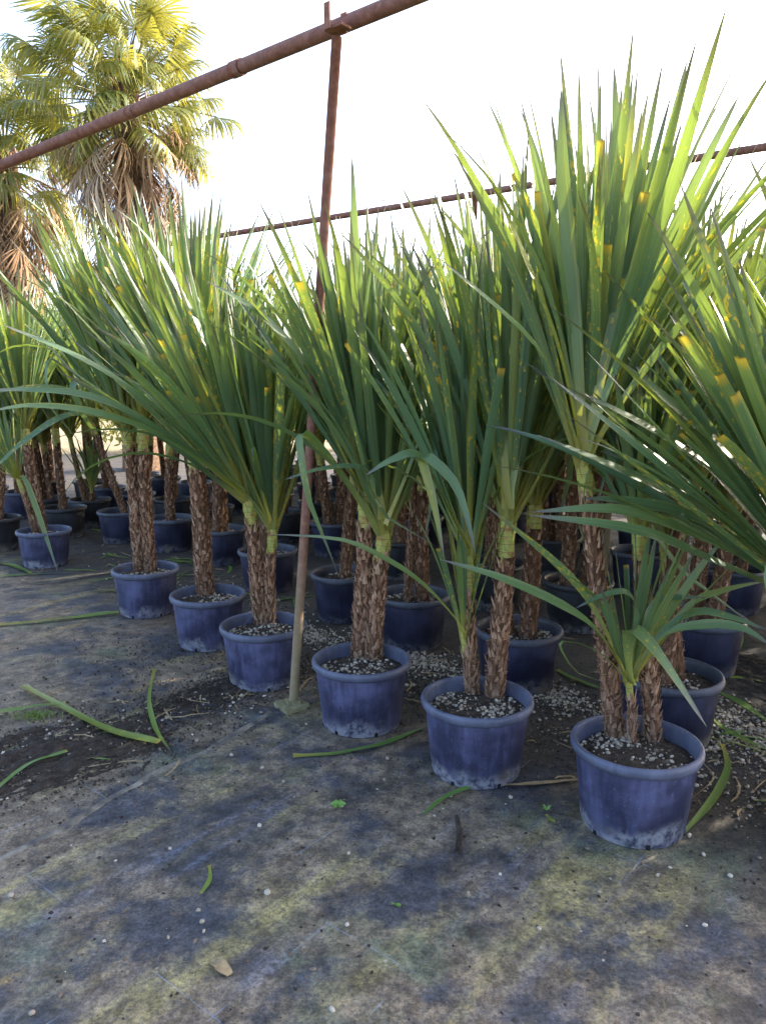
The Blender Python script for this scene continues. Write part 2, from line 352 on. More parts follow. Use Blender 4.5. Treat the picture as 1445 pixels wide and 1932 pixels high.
# ------------------------------------------------------------------ the ground
gm = MB(); gm.add([(-600, -300, -0.03), (600, -300, -0.03), (600, 1200, -0.03), (-600, 1200, -0.03)], [(0, 1, 2, 3)])
obj('ground', gm.mesh('ground', M['earth']), kind='structure')
def sheet(poly, z, n=1):
    mb = MB(); mb.add([(x, y, z) for x, y in poly] + [(x, y, z - 0.02) for x, y in poly],
        [tuple(range(len(poly)))] + [(i, i+len(poly), (i+1) % len(poly)+len(poly), (i+1) % len(poly)) for i in range(len(poly))])
    return mb
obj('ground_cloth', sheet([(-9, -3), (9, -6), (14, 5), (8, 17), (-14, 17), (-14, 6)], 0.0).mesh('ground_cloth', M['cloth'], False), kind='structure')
wd = Vector((math.cos(WEAVE+R(5)), math.sin(WEAVE+R(5))))
e0 = Vector((-1.26, 2.30)); p0 = e0 - wd*3.2; p1 = e0 + wd*1.35
# second sheet overlaps the first, its hem slightly rucked
hem = []
for i in range(41):
    q = p0.lerp(p1, i/40); k = math.sin(i*0.9)*0.012 + math.sin(i*2.3+1)*0.006
    hem.append((q.x + k, q.y - k*0.6))
poly = hem + [(7.5, -4.2), (4.0, -6.0)]
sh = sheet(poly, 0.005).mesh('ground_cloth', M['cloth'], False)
obj('ground_cloth', sh, kind='structure')
hm = MB(); V = []
for i, (x, y) in enumerate(hem):
    for k, (dx, dz) in enumerate(((-0.006, 0.000), (-0.004, 0.007), (0.005, 0.0125), (0.014, 0.009), (0.022, 0.0048))):
        w_ = 1 + 0.5*math.sin(i*1.7)
        V.append((x + dx*wd.y*1.2, y - dx*wd.x*1.2, dz*(w_ if 0 < k < 4 else 1)))
hm.add(V, [(i*5+k, i*5+k+1, (i+1)*5+k+1, (i+1)*5+k) for i in range(40) for k in range(4)])
obj('ground_cloth_hem', hm.mesh('ground_cloth_hem', M['hem']), kind='structure')

# ------------------------------------------------------------------ leaves
NSEG = 11
WPROF = ([0, .04, .12, .3, .5, .68, .82, .93, 1.0], [.95, .66, .50, .72, 1.0, .88, .56, .25, .008])
def unit_leaf(bend, p=1.6, cut=None, kink=None, twist=0.0, wob=0.0, fold=0.16):
    end = cut if cut else 1.0
    s = np.linspace(0, 1, NSEG+1)**0.9*end
    if kink: s = np.sort(np.append(s[:-1], [kink-0.012, kink+0.012]))[:NSEG+1]; s[-1] = end
    fs = np.linspace(0, end, 201)
    th = R(bend)*fs**p + wob*np.sin(fs*5.0)
    if kink: th = th + R(105)/(1+np.exp(-(fs-kink)*160))
    x = np.cumsum(np.sin(th))*(fs[1]-fs[0]); z = np.cumsum(np.cos(th))*(fs[1]-fs[0])
    V = []; L = []
    for q in s:
        i = min(200, int(q/end*200)); t = th[i]
        w = np.interp(q, *WPROF); a = twist*q
        N = np.array((-math.cos(t), 0, math.sin(t)))
        acr = np.array((0, math.cos(a), 0)) + N*math.sin(a)*0.045
        c = np.array((x[i], 0, z[i]))
        fo = N*fold*w*0.045*(1.6 if q < 0.15 else 1.0)
        ct = max(0.0, 1 - (end-q)/0.035) if cut else 0.0
        for k, uu in ((-0.5, 0.0), (0, 0.5), (0.5, 1.0)):
            V.append(c + acr*k*w + (fo if k else 0)); L.append((uu, q, ct))
    n = len(s)
    F = [(i*3+k, i*3+k+1, (i+1)*3+k+1, (i+1)*3+k) for i in range(n-1) for k in range(2)]
    return np.array(V), F, np.array(L)
POOL = []
pr = random.Random(3)
for kind, bends in (('up', (1, 3, 6, 9, 13)), ('out', (15, 22, 31, 44)), ('droop', (70, 95, 120))):
    for b in bends:
        for j in range(3 if kind != 'droop' else 2):
            cut = pr.uniform(0.62, 0.84) if (j == 2 and kind != 'droop') else None
            kk = pr.uniform(0.45, 0.65) if (kind == 'droop' and j == 1) else None
            POOL.append((kind, bool(cut), unit_leaf(b*pr.uniform(0.85, 1.15), pr.uniform(1.3, 2.2), cut, kk, pr.uniform(-0.7, 0.7), pr.uniform(-0.015, 0.015))))
PM = []
for kind, cut, (V, F, L) in POOL:
    mb = MB(); mb.add(V, F, 0.0, L); PM.append(mb.mesh('leaf', M['leaf']))
IDX = {}
for i, (k, c, _) in enumerate(POOL): IDX.setdefault((k, c), []).append(i)

def crown(g, n, L, spread, lean=(0, 0), r=0.04, cutp=0.18, droop=0.05, width=0.039):
    """leaf placements round a stem top at the origin: (pool index, matrix, random)"""
    out = []; n = int(n*1.75)
    tilt = Matrix.Rotation(math.atan(math.hypot(*lean)), 4, Vector((-lean[1], lean[0], 0)).normalized()) if (lean[0] or lean[1]) else Matrix()
    for i in range(n):
        t = (i + 0.5)/n
        az = i*2.39996 + g.uniform(-0.35, 0.35)
        th = spread*(0.06 + 0.94*t**0.85) + g.gauss(0, 3.0)
        ln = L*g.uniform(0.78, 1.06)*(0.92 + 0.08*t)
        kind = 'up'
        if t > 0.55 and g.random() < 0.45: kind = 'out'
        if t > 0.35 and g.random() < droop: kind = 'droop'; th += 10
        cut = kind != 'droop' and g.random() < cutp*(0.5 + 0.8*t)
        k = g.choice(IDX[(kind, cut)])
        w = width*g.uniform(0.75, 1.15)*min(1.0, 0.5 + ln*0.45)
        m = tilt @ Matrix.Translation((math.cos(az)*r*0.55, math.sin(az)*r*0.55, 0.09 - 0.11*t + g.uniform(-.015, .015))) \
            @ Matrix.Rotation(az, 4, 'Z') @ Matrix.Rotation(R(th), 4, 'Y') @ Matrix.Rotation(g.uniform(-0.5, 0.5), 4, 'Z') @ Matrix.Diagonal((ln, w, ln, 1))
        out.append((k, m, g.random()))
    return out
def joined_crown(g, *a, **kw):
    mb = MB()
    for k, m, r in crown(g, *a, **kw):
        V, F, L = POOL[k][2]; A = np.array(m)
        mb.add(V @ A[:3, :3].T + A[:3, 3], F, r, L)
    return mb.mesh('leaves', M['leaf'])
def path_leaf(pts, width, cut=False, flat=False, mat='leaf', seed=0):
    """one leaf laid along given points"""
    P = [Vector(p) for p in pts]; n = 14
    # Catmull-Rom
    Q = []
    for i in range(n+1):
        t = i/n*(len(P)-1); k = min(int(t), len(P)-2); f = t - k
        a, b, c, d = P[max(k-1, 0)], P[k], P[k+1], P[min(k+2, len(P)-1)]
        Q.append(0.5*((2*b) + (c-a)*f + (2*a-5*b+4*c-d)*f*f + (3*b-a-3*c+d)*f**3))
    V = []; L = []; rr = (seed*0.618) % 1
    for i, q in enumerate(Q):
        d = (Q[min(i+1, n)] - Q[max(i-1, 0)]).normalized()
        acr = d.cross(Vector((0, 0, 1)))
        if acr.length < 0.15: acr = Vector((1, -0.3, 0))
        acr.normalize()
        up = acr.cross(d).normalized()
        tw = 0.8*acr.y + 0.2*math.sin(i*0.3 + seed*1.3) if flat is False else 0.18*math.sin(i*0.6+seed)
        acr, up = acr*math.cos(tw) + up*math.sin(tw), up*math.cos(tw) - acr*math.sin(tw)
        v = i/n; w = width*np.interp(v*(0.8 if cut else 1.0), *WPROF)
        for k, uu in ((-0.5, 0), (0, .5), (0.5, 1)):
            p = q + acr*k*w + (up*0.10*w if k else Vector())
            if flat: p = p + Vector((0, 0, 0.002 + abs(math.sin(tw))*w*0.5))
            V.append(p); L.append((uu, v*(0.8 if cut else 1), max(0, 1-(1-v)/0.06) if cut else 0))
    F = [(i*3+k, i*3+k+1, (i+1)*3+k+1, (i+1)*3+k) for i in range(n) for k in range(2)]
    mb = MB(); mb.add(np.array(V), F, rr, L); return mb.mesh('leaf', M[mat])

# ------------------------------------------------------------------ pots
POT_H, POT_R = 0.31, 0.225
def pot_meshes():
    b = MB(); lathe(b, [(0.0, 0.004), (0.165, 0.004), (0.172, 0.0), (0.176, 0.004), (0.1775, 0.016), (0.180, 0.018), (0.2075, 0.272), (0.2075, 0.285)], 56, 0.004)
    r = MB(); lathe(r, [(0.206, 0.272), (0.213, 0.270), (0.220, 0.274), (0.2245, 0.284), (0.2250, 0.296), (0.2215, 0.306), (0.214, 0.310), (0.2065, 0.307), (0.2025, 0.298), (0.2005, 0.283), (0.196, 0.235)], 56, 0.004)
    bm_, rm_ = b.mesh('body', M['pot']), r.mesh('rim', M['rim'])
    return bm_, rm_
PB, PR = pot_meshes()
PBK, PRK = PB.copy(), PR.copy()
for m_ in (PBK, PRK): m_.materials[0] = M['potblack']
PBN, PRN = PB.copy(), PR.copy(); PBN.materials[0] = M['potnavyshade']; PRN.materials[0] = M['rimnavyshade']
sb = MB(); box(sb, (0, 0, 0), (0.004, 0.0065, 0.009)); SLOT = sb.mesh('drain_slot', M['slot'], False)
def soil_mesh(g):
    mb = MB(); V = [(0, 0, 0.268)]; F = []; seg = 26; rr = (0.05, 0.10, 0.145, 0.175, 0.199)
    for q, r in enumerate(rr):
        for j in range(seg):
            a = 2*math.pi*j/seg
            V.append((r*math.cos(a), r*math.sin(a), 0.268 - 0.020*(r/0.2)**2 + g.uniform(-.005, .005)))
    F += [(0, 1+j, 1+(j+1) % seg) for j in range(seg)]
    for q in range(len(rr)-1):
        F += [(1+q*seg+j, 1+(q+1)*seg+j, 1+(q+1)*seg+(j+1) % seg, 1+q*seg+(j+1) % seg) for j in range(seg)]
    mb.add(V, F); return mb.mesh('soil', M['soil'])
SOIL = [soil_mesh(random.Random(k)) for k in range(3)]
def pot_gravel(n, k):
    a = nrg.uniform(0, 6.283, n); r = 0.192*np.sqrt(nrg.uniform(0.03, 1, n))
    P = np.stack([r*np.cos(a), r*np.sin(a), 0.268 - 0.02*(r/0.2)**2], -1)
    dens = np.sin(P[:, 0]*22 + k) + np.sin(P[:, 1]*19 + 2*k)
    P = P[dens > nrg.uniform(-1.4, 1.0, n)]
    m = len(P); sz = 0.003 + 0.0085*nrg.random(m)**1.6
    return rocks('pumice', P, sz, M['pebble'])
PGRAV = [pot_gravel(520, k) for k in range(4)]
PCRUMB = []
for k in range(2):
    a = nrg.uniform(0, 6.283, 500); r = 0.195*np.sqrt(nrg.uniform(0, 1, 500))
    PCRUMB.append(rocks('crumbs', np.stack([r*np.cos(a), r*np.sin(a), 0.268 - 0.02*(r/0.2)**2], -1), nrg.uniform(.002, .006, 500), M['crumb'], False))

def stem_meshes(g, pts, r0, r1, detail):
    """trunk, scales (old leaf bases), green neck; points are in plant space"""
    P = [Vector(p) for p in pts]
    n = 16 if detail else 7
    line = []
    for i in range(n+1):
        t = i/n*(len(P)-1); k = min(int(t), len(P)-2); line.append(P[k].lerp(P[k+1], t-k))
    tm = MB(); tube(tm, line, [r0 + (r1-r0)*i/n for i in range(n+1)], 12 if detail else 8, 0.08, g=g)
    trunk = tm.mesh('stem', M['core'])
    sm = MB(); L = sum((line[i+1]-line[i]).length for i in range(n))
    step = 0.0026 if detail == 2 else 0.006 if detail else 0.016
    cnt = int(L/step); az = g.uniform(0, 6)
    for i in range(cnt):
        t = i/cnt*n; k = min(int(t), n-1); c = line[k].lerp(line[k+1], t-k); r = (r0 + (r1-r0)*i/cnt)*0.97
        az += 2.39996 + g.uniform(-.3, .3)
        w = g.uniform(0.005, 0.0125)*(r/0.035)**0.5*(1.0 if detail else 1.6); h = g.uniform(0.022, 0.058)
        if i/cnt < 0.22: h *= 0.75
        if g.random() < 0.12: continue
        out = Vector((math.cos(az), math.sin(az), 0)); sd = Vector((-math.sin(az), math.cos(az), 0)); up = Vector((0, 0, 1))
        ln = g.uniform(-.25, .25); up = (up + sd*ln).normalized()
        fl = g.uniform(0.003, 0.011)*(1.0 if g.random() < 0.9 else 1.7)
        V = [c+out*r*.97-sd*w, c+out*r*.97+sd*w, c+out*(r+fl*.45)-sd*w*.8+up*h*.5, c+out*(r+fl*.45)+sd*w*.8+up*h*.5,
             c+out*(r+fl*.75)+up*h*.5, c+out*(r+fl)+sd*g.uniform(-.5, .5)*w+up*h, c+out*(r+0.004)]
        sm.add([tuple(v) for v in V], [(0, 6, 4, 2), (6, 1, 3, 4), (2, 4, 5), (4, 3, 5)], g.random())
    if detail:   # loose hair-like fibres
        for i in range(int(L*420)):
            t = g.uniform(0, 0.75)*n; k = min(int(t), n-1); c = line[k].lerp(line[k+1], t-k); r = r0 + (r1-r0)*t/n
            a = g.uniform(0, 6.283); o_ = Vector((math.cos(a), math.sin(a), 0)); s_ = Vector((-math.sin(a), math.cos(a), 0))
            b0 = c + o_*r; d1 = (o_*g.uniform(.3, 1) + s_*g.uniform(-1.2, 1.2) + Vector((0, 0, g.uniform(-.8, .9))))
            q1 = b0 + d1*0.012; q2 = q1 + (s_*g.uniform(-1, 1) + Vector((0, 0, g.uniform(-1, .6))))*0.016
            wv = Vector((0, 0, 0.0011))
            sm.add([tuple(x) for x in (b0-wv, b0+wv, q1-wv, q1+wv, q2)], [(0, 1, 3, 2), (2, 3, 4)], g.uniform(.4, 1))
    scales = sm.mesh('bark_scales', M['bark'], False) if sm.n else None
    return trunk, scales, line[-1]
def neck_mesh(g, r, h=0.16):
    mb = MB(); tube(mb, [(0, 0, -h), (0, 0, -h*.6), (0, 0, -h*.25), (0, 0, 0), (0, 0, 0.05)], [r*0.98, r*0.94, r*0.98, r*0.9, r*0.5], 10)
    V = []
    for i in range(16):        # clasping leaf feet
        a = i*2.4; z = -h + i/16*h
        o_ = np.array((math.cos(a), math.sin(a), 0)); s_ = np.array((-math.sin(a), math.cos(a), 0)); c = np.array((0, 0, z))
        mb.add([c+o_*r*.93-s_*r*.55, c+o_*r*.93+s_*r*.55, c+o_*r*1.03-s_*r*.25+(0, 0, .05), c+o_*r*1.03+s_*r*.25+(0, 0, .05)], [(0, 1, 3, 2)], g.random())
    return mb.mesh('neck', M['neck'])

HEAD = {}
POTS_XY = []
def plant(pos, stems, label, group=None, detail=2, black=False, seed=0, rz=0.0, ps=1.0, crowns=None, heroes=()):
    """stems: (base xy offset, top point offset, radius, leaves, length, spread, lean)"""
    g = random.Random(seed)
    root = empty('potted_yucca', (pos[0], pos[1], pos[2] if len(pos) > 2 else 0.0))
    tag(root, label, 'potted plant', group)
    POTS_XY.append((pos[0], pos[1]))
    prz = g.uniform(0, 6.28)
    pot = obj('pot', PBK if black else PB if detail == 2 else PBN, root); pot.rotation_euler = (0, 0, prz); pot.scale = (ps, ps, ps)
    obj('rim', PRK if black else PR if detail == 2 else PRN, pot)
    obj('soil', SOIL[g.randrange(3)], pot)
    if detail:
        obj('pumice', PGRAV[g.randrange(4)], pot, kind='stuff'); obj('crumbs', PCRUMB[g.randrange(2)], pot, kind='stuff')
    if detail == 2:
        for k in range(6):
            a = k*math.pi/3; s_ = obj('drain_slot', SLOT, pot, (0.1765*math.cos(a), 0.1765*math.sin(a), 0.012)); s_.rotation_euler = (0, 0, a)
    for si, (b, top, r, n, L, spread, lean) in enumerate(stems):
        b3 = Vector((b[0], b[1], 0.245)); t3 = Vector(top)
        h = t3.z - b3.z; nk = min(0.12 + 0.10*g.random(), h*0.3)
        mid = b3.lerp(t3, 0.5) + Vector((g.uniform(-.012, .012), g.uniform(-.012, .012), 0))
        ax = (t3 - mid).normalized(); tb = t3 - ax*nk*0.8
        tr, sc, end = stem_meshes(g, [b3, b3.lerp(mid, .5) + Vector((g.uniform(-.006, .006), 0, 0)), mid, tb], r*0.92, r*0.82, detail)
        st = obj('stem', tr, root)
        if sc: obj('bark_scales', sc, st, kind='stuff')
        nko = obj('neck', neck_mesh(g, r*0.80, nk), st, t3)
        nko.rotation_euler = ax.to_track_quat('Z', 'Y').to_euler()
        if crowns is None:
            for k, m, q in crown(g, n, L, spread, lean, r):
                o = obj('leaf', PM[k], root); o.matrix_local = Matrix.Translation(t3) @ m
        else:
            o = obj('leaves', crowns[g.randrange(len(crowns))], root, t3, kind='stuff')
            sc_ = L/1.3; o.scale = (sc_, sc_, sc_); o.rotation_euler = (lean[1]*-.6, lean[0]*.6, g.uniform(0, 6.28))
    for k, (pts, w, cut) in enumerate(heroes):
        me = path_leaf([Vector(p) - Vector(root.location) for p in pts], w, cut, seed=k+seed)
        obj('leaf', me, root)
    return root

def px_plant(rimpx, stems_px, label, seed, heroes=(), z=0.0, ps=1.0, black=False, detail=2, xy=None, group=None):
    c = Vector((*xy, 0)) if xy else onz(rimpx[0], rimpx[1], 0.31)
    st = []
    for bx, by, tx, ty, r, n, L, spread, lean in stems_px:
        b = onz(bx, by, 0.265); b = Vector((b.x - c.x, b.y - c.y))
        if b.length > 0.15: b = b.normalized()*0.15
        tp = ony(tx, ty, c.y + b.y + (lean[1]*0.2)) - c
        st.append(((b.x, b.y), (tp.x, tp.y, tp.z + 0.31 if not xy else tp.z), r, n, L, spread, lean))
    hs = []
    for pts, dY, w, cut in heroes:
        k = len(pts)
        hs.append(([ony(px, py, c.y + (dY[0] + (dY[1]-dY[0])*i/(k-1))) for i, (px, py) in enumerate(pts)], w, cut))
    for i, s_ in enumerate(st):      # heights are measured from the ground
        st[i] = (s_[0], (s_[1][0], s_[1][1], s_[1][2]), *s_[2:])
    return plant((c.x, c.y, z), st, label, group, detail, black, seed, ps=ps, heroes=hs)

FR = 'front row of potted yuccas'
# nearest plant, three stems
px_plant((1200, 1395), [
    (1160, 1385, 1102, 880, .036, 74, 1.32, 27, (.12, .05)),
    (1232, 1392, 1205, 1000, .031, 44, .62, 30, (.02, 0)),
    (1194, 1402, 1185, 1285, .015, 12, .62, 34, (.05, -.05))],
    'three-stemmed potted yucca whose short middle shoot droops pale leaves over the pot rim', 101, heroes=[
    ([(1188, 1290), (1183, 1225), (1193, 1187), (1245, 1240), (1333, 1372)], (0, -.22), .054, False),
    ([(1190, 1288), (1240, 1200), (1310, 1155), (1380, 1165), (1450, 1190)], (0, -.1), .030, False),
    ([(1192, 1288), (1245, 1200), (1330, 1178), (1400, 1185), (1455, 1220)], (0, -.15), .034, False),
    ([(1190, 1285), (1290, 1150), (1360, 1115), (1450, 1095)], (0, .05), .024, False),
    ([(1186, 1288), (1130, 1195), (1060, 1142), (945, 1090), (828, 1055)], (0, -.15), .036, False),
    ([(1184, 1286), (1120, 1150), (1050, 1065), (905, 945)], (0, -.1), .038, False),
    ([(1196, 1285), (1215, 1190), (1245, 1132), (1335, 1128)], (0, .02), .030, False),
    ([(1183, 1280), (1200, 1170), (1185, 1120), (1140, 1122), (1085, 1148)], (0, -.05), .028, False),
    ([(1102, 850), (1120, 640), (1160, 350), (1158, 120)], (.05, .0), .045, False),
    ([(1105, 850), (1160, 600), (1240, 350), (1297, 108)], (-.03, .05), .050, False),
    ([(1105, 850), (1190, 620), (1300, 370), (1396, 175)], (-.03, -.1), .050, False),
    ([(1100, 850), (1085, 600), (1062, 350), (1058, 165)], (-.03, -.05), .050, False),
    ([(1098, 860), (1050, 650), (960, 420), (880, 250)], (-.03, -.1), .05, False),
    ([(1098, 860), (1060, 760), (1000, 640), (820, 480)], (-.03, -.2), .03, False),
    ([(1110, 860), (1200, 720), (1330, 560), (1440, 430)], (-.03, -.2), .05, True)])
# second
px_plant((900, 1312), [
    (932, 1310, 957, 985, .043, 62, 1.36, 22, (.02, 0)),
    (893, 1300, 885, 1050, .026, 36, 1.22, 22, (-.10, .02)),
    (884, 1302, 875, 1205, .018, 8, .62, 20, (-.05, 0))],
    'potted yucca with one thick and two thin stems and three bent-over hanging leaf tips', 102, heroes=[
    ([(882, 1035), (835, 940), (792, 860), (740, 868), (690, 897)], (0, -.25), .042, False),
    ([(888, 1035), (840, 940), (800, 860), (862, 920), (897, 1045)], (0, -.3), .042, False),
    ([(884, 1035), (832, 935), (796, 862), (818, 950), (838, 1055)], (0, -.28), .036, False),
    ([(878, 1195), (845, 1150), (790, 1095), (720, 1050), (640, 1017), (505, 1008)], (0, -.15), .024, False),
    ([(955, 960), (900, 720), (850, 480), (797, 240)], (0, -.1), .05, False),
    ([(957, 960), (940, 700), (900, 450), (835, 235)], (0, -.05), .05, False),
    ([(958, 960), (1000, 700), (1020, 450), (985, 195)], (0, .05), .05, False)])
# third
px_plant((682, 1240), [
    (676, 1225, 690, 925, .045, 46, 1.28, 26, (-.14, 0)),
    (704, 1240, 725, 1005, .045, 60, 1.36, 23, (-.02, 0))],
    'potted yucca with two thick brown stems standing close together beside the steel post', 103, heroes=[
    ([(722, 990), (705, 930), (690, 884), (610, 884), (535, 906)], (0, -.2), .036, False),
    ([(728, 990), (800, 780), (740, 620), (718, 560)], (-.05, -.15), .036, True),
    ([(690, 900), (600, 720), (500, 600), (390, 530)], (0, -.2), .04, False),
    ([(722, 980), (690, 700), (672, 480), (664, 290)], (0, .0), .045, False)])
# fourth
px_plant((497, 1175), [
    (490, 1160, 470, 945, .043, 54, 1.34, 30, (-.34, -.05)),
    (520, 1155, 515, 1000, .034, 52, 1.28, 25, (-.05, 0))],
    'potted yucca with a yellow-green neck, its crown leaning outward left of the steel post', 104, heroes=[
    ([(462, 930), (330, 800), (180, 690), (0, 610)], (0, -.5), .045, False),
    ([(462, 930), (310, 815), (160, 745), (-30, 735)], (0, -.5), .045, False),
    ([(462, 935), (320, 830), (190, 780), (60, 765), (-30, 780)], (0, -.6), .04, False),
    ([(510, 985), (440, 760), (300, 480), (215, 390)], (0, -.3), .045, False)])
px_plant((393, 1118), [(388, 1118, 368, 845, .060, 96, 1.50, 28, (-.02, 0))],
    'potted yucca with a single very thick dark brown trunk in a blue pot', 105)
px_plant((275, 1070), [
    (266, 1078, 240, 815, .046, 54, 1.45, 27, (-.12, 0)),
    (285, 1078, 268, 805, .046, 54, 1.45, 25, (.02, 0))],
    'potted yucca with two rough stems pressed together, its long leaves arching over the open cloth', 106, heroes=[
    ([(238, 800), (160, 745), (70, 730), (-30, 745)], (0, -.6), .045, False),
    ([(238, 800), (140, 780), (50, 830), (-30, 905)], (0, -.5), .05, False),
    ([(262, 790), (180, 560), (110, 430), (30, 360)], (0, -.4), .05, False)])
px_plant((83, 998), [
    (62, 1002, 36, 905, .028, 16, .85, 38, (-.3, -.1)),
    (80, 998, 48, 810, .048, 56, 1.32, 25, (-.05, 0))],
    'potted yucca standing apart with a yellowing leaf hanging down over its blue pot', 107, heroes=[
    ([(36, 900), (48, 905), (75, 975), (110, 1080)], (0, -.25), .05, False)])
px_plant((-8, 975), [(8, 968, 4, 850, .045, 50, 1.3, 26, (0, 0)), (-20, 970, -25, 840, .045, 50, 1.3, 26, (0, 0))],
    'potted yucca in a black pot next to the standing-apart blue one', 108, black=True)
# leaning crown reaching in beside the nearest plant
a0 = (1.55, 2.42)
px_plant(None, [(1600, 1560, 1570, 1150, .042, 60, 1.30, 38, (-.38, 0)), (1640, 1560, 1660, 1050, .04, 50, 1.3, 26, (.1, .1))],
    'potted yucca thrusting broad blue-green leaves sideways across the three-stemmed plant', 109, xy=a0, heroes=[
    ([(1560, 1150), (1350, 1060), (1200, 1000), (1000, 972)], (0, -.15), .046, False),
    ([(1560, 1140), (1360, 1030), (1180, 963), (1003, 966)], (0, -.1), .042, False),
    ([(1560, 1130), (1330, 985), (1200, 948), (1100, 940)], (0, -.05), .042, False),
    ([(1560, 1120), (1380, 990), (1200, 900), (1012, 820)], (0, -.12), .050, False),
    ([(1560, 1110), (1430, 960), (1260, 830), (1100, 742)], (0, -.05), .050, False),
    ([(1560, 1100), (1440, 930), (1300, 790), (1155, 672)], (0, 0.02), .052, False),
    ([(1560, 1100), (1450, 900), (1350, 720), (1260, 590)], (0, 0.05), .052, False),
    ([(1560, 1090), (1480, 860), (1400, 690), (1330, 545)], (0, -.03), .052, False),
    ([(1560, 1130), (1400, 1000), (1250, 900), (1130, 850)], (0, 0.1), .046, False),
    ([(1570, 1100), (1500, 700), (1470, 300), (1412, 85)], (0, -.1), .042, False)])

# ------------------------------------------------------------------ the rows behind
def auto_stems(g, k=None, tall=1.0, n=54):
    k = k or g.choice((1, 2, 2, 2, 3)); out = []
    a0_ = g.uniform(0, 6.28)
    for i in range(k):
        a = a0_ + i*6.283/k + g.uniform(-.4, .4); d = 0.0 if k == 1 else g.uniform(.04, .075)
        x, y = d*math.cos(a), d*math.sin(a); h = g.uniform(.98, 1.22)*tall if i == 0 else g.uniform(.75, 1.15)*tall
        lx, ly = g.uniform(-.08, .08), g.uniform(-.08, .08)
        out.append(((x, y), (x*1.6 + lx, y*1.6 + ly, h), g.uniform(.038, .052) if k < 3 else g.uniform(.026, .045), n, g.uniform(1.2, 1.42), g.uniform(23, 30), (lx*.8, ly*.8)))
    return out
B = [((1262, 1265), 'two-stemmed yucca in a shade-darkened navy pot directly behind the three-stemmed plant', 2, 0),
     ((978, 1182), 'potted yucca with a thick shaggy double trunk behind the plant with bent-over leaves', 2, 0),
     ((778, 1118), 'potted yucca with one thick stem between two thin stems in a near-black pot', 3, 0),
     ((650, 1078), 'potted yucca with a single dark stem in the blue pot behind the steel post', 1, 0),
     ((505, 1035), 'potted yucca with one stem in the shade-darkened navy pot behind the yellow-necked plant', 1, 0),
     ((415, 995), 'potted yucca in a shade-darkened navy pot right behind the very thick trunk', 2, 0),
     ((322, 975), 'potted yucca in the shade-darkened navy pot behind the two pressed-together stems', 1, 0),
     ((228, 962), 'potted yucca with a slanting reddish stem in a shade-darkened blue pot', 1, 0),
     ((170, 940), 'leafy-based potted yucca in a grey-black pot with shoots down to the soil', 3, 1),
     ((90, 905), 'two-stemmed yucca in a black pot behind the standing-apart plant', 2, 1)]
for i, (p, lab, k, blk) in enumerate(B):
    c = onz(p[0], p[1], 0.31); g = random.Random(300 + i)
    st = auto_stems(g, k)
    if i == 7: st = [((.05, 0), (-.26, .06, 1.15), .038, 56, 1.3, 26, (-.12, 0))]
    if i == 2: st = [(b_, t_, (.045, .018, .018)[j], (56, 16, 16)[j], (1.35, .6, .6)[j], sp_, ln_) for j, (b_, t_, r_, n_, l_, sp_, ln_) in enumerate(st)]
    if i == 8: st[2] = (st[2][0], (st[2][0][0]*1.4, st[2][0][1]*1.4, .42), .02, 16, .6, 30, (0, 0))
    plant((c.x, c.y, 0), st, lab, 'second row of potted yuccas', 1, bool(blk), 310 + i)
CR = [joined_crown(random.Random(900 + k), 62, 1.3, 24 + 2*k, ((k-2)*.05, .03)) for k in range(6)]
C = [((1325, 1160), 'potted yucca in a shade-darkened navy pot with fallen blades lying around it', 2, 0),
     ((1090, 1092), 'potted yucca in a plain black pot deep in the shade behind the shaggy double trunk', 2, 1),
     ((930, 1060), 'potted yucca in a black pot glimpsed between the thin stems', 2, 1),
     ((750, 1015), 'potted yucca whose pot peeks out right behind the three-stemmed near-black pot', 2, 1),
     ((630, 982), 'potted yucca in the shade-darkened navy pot beyond the single dark stem', 2, 0),
     ((535, 962), 'potted yucca in a black pot just left of the steel post', 1, 1)]
for i, (p, lab, k, blk) in enumerate(C):
    c = onz(p[0], p[1], 0.31); g = random.Random(400 + i)
    plant((c.x, c.y, 0), auto_stems(g, k), lab, 'third row of potted yuccas', 1, bool(blk), 410 + i, crowns=CR)
nv, tv = Vector((.70, .714)), Vector((-.714, .70))
gg = random.Random(77)
cands = []
for row in range(0, 9):
    nn = (2.40, 3.30, 4.35, 5.30, 6.25, 7.2, 8.15, 9.1, 10.05)[row]
    for k in range(-6, 14):
        q = nv*nn + tv*(k*0.74 + (row % 2)*0.33) + Vector((gg.uniform(-.08, .08), gg.uniform(-.08, .08)))
        cands.append((row, q))
for row, q in cands:
    if q.y < 1.6 or q.y > 13.5 or (row < 2 and q.x > 0): continue
    if abs(q.x) > 0.50*q.y + (0.35 if q.x < 0 else 3.2): continue  # wide right margin adds plants out of view to shade the foreground
    if any((q.x-x)**2 + (q.y-y)**2 < 0.50**2 for x, y in POTS_XY): continue
    inside = abs(q.x) < 0.49*q.y
    if row < 3 and q.y < 6.4 and inside: continue
    g = random.Random(int(q.x*1000) + int(q.y*7919))
    blk = g.random() < 0.5
    k = g.choice((1, 2, 2, 3))
    nm = {1: 'single-stemmed', 2: 'two-stemmed', 3: 'three-stemmed'}[k]
    od = ('first', 'second', 'third', 'fourth', 'fifth', 'sixth', 'seventh', 'eighth', 'ninth')[row]
    lab = f'{nm} yucca in a {"black" if blk else "blue"} pot in the {od} row back from the open cloth'
    plant((q.x, q.y, 0), auto_stems(g, k, g.uniform(.95, 1.08)), lab, f'{nm} {"black" if blk else "blue"} potted yuccas of the {od} row', 0, blk, int(q.x*313 + q.y*991), crowns=CR)

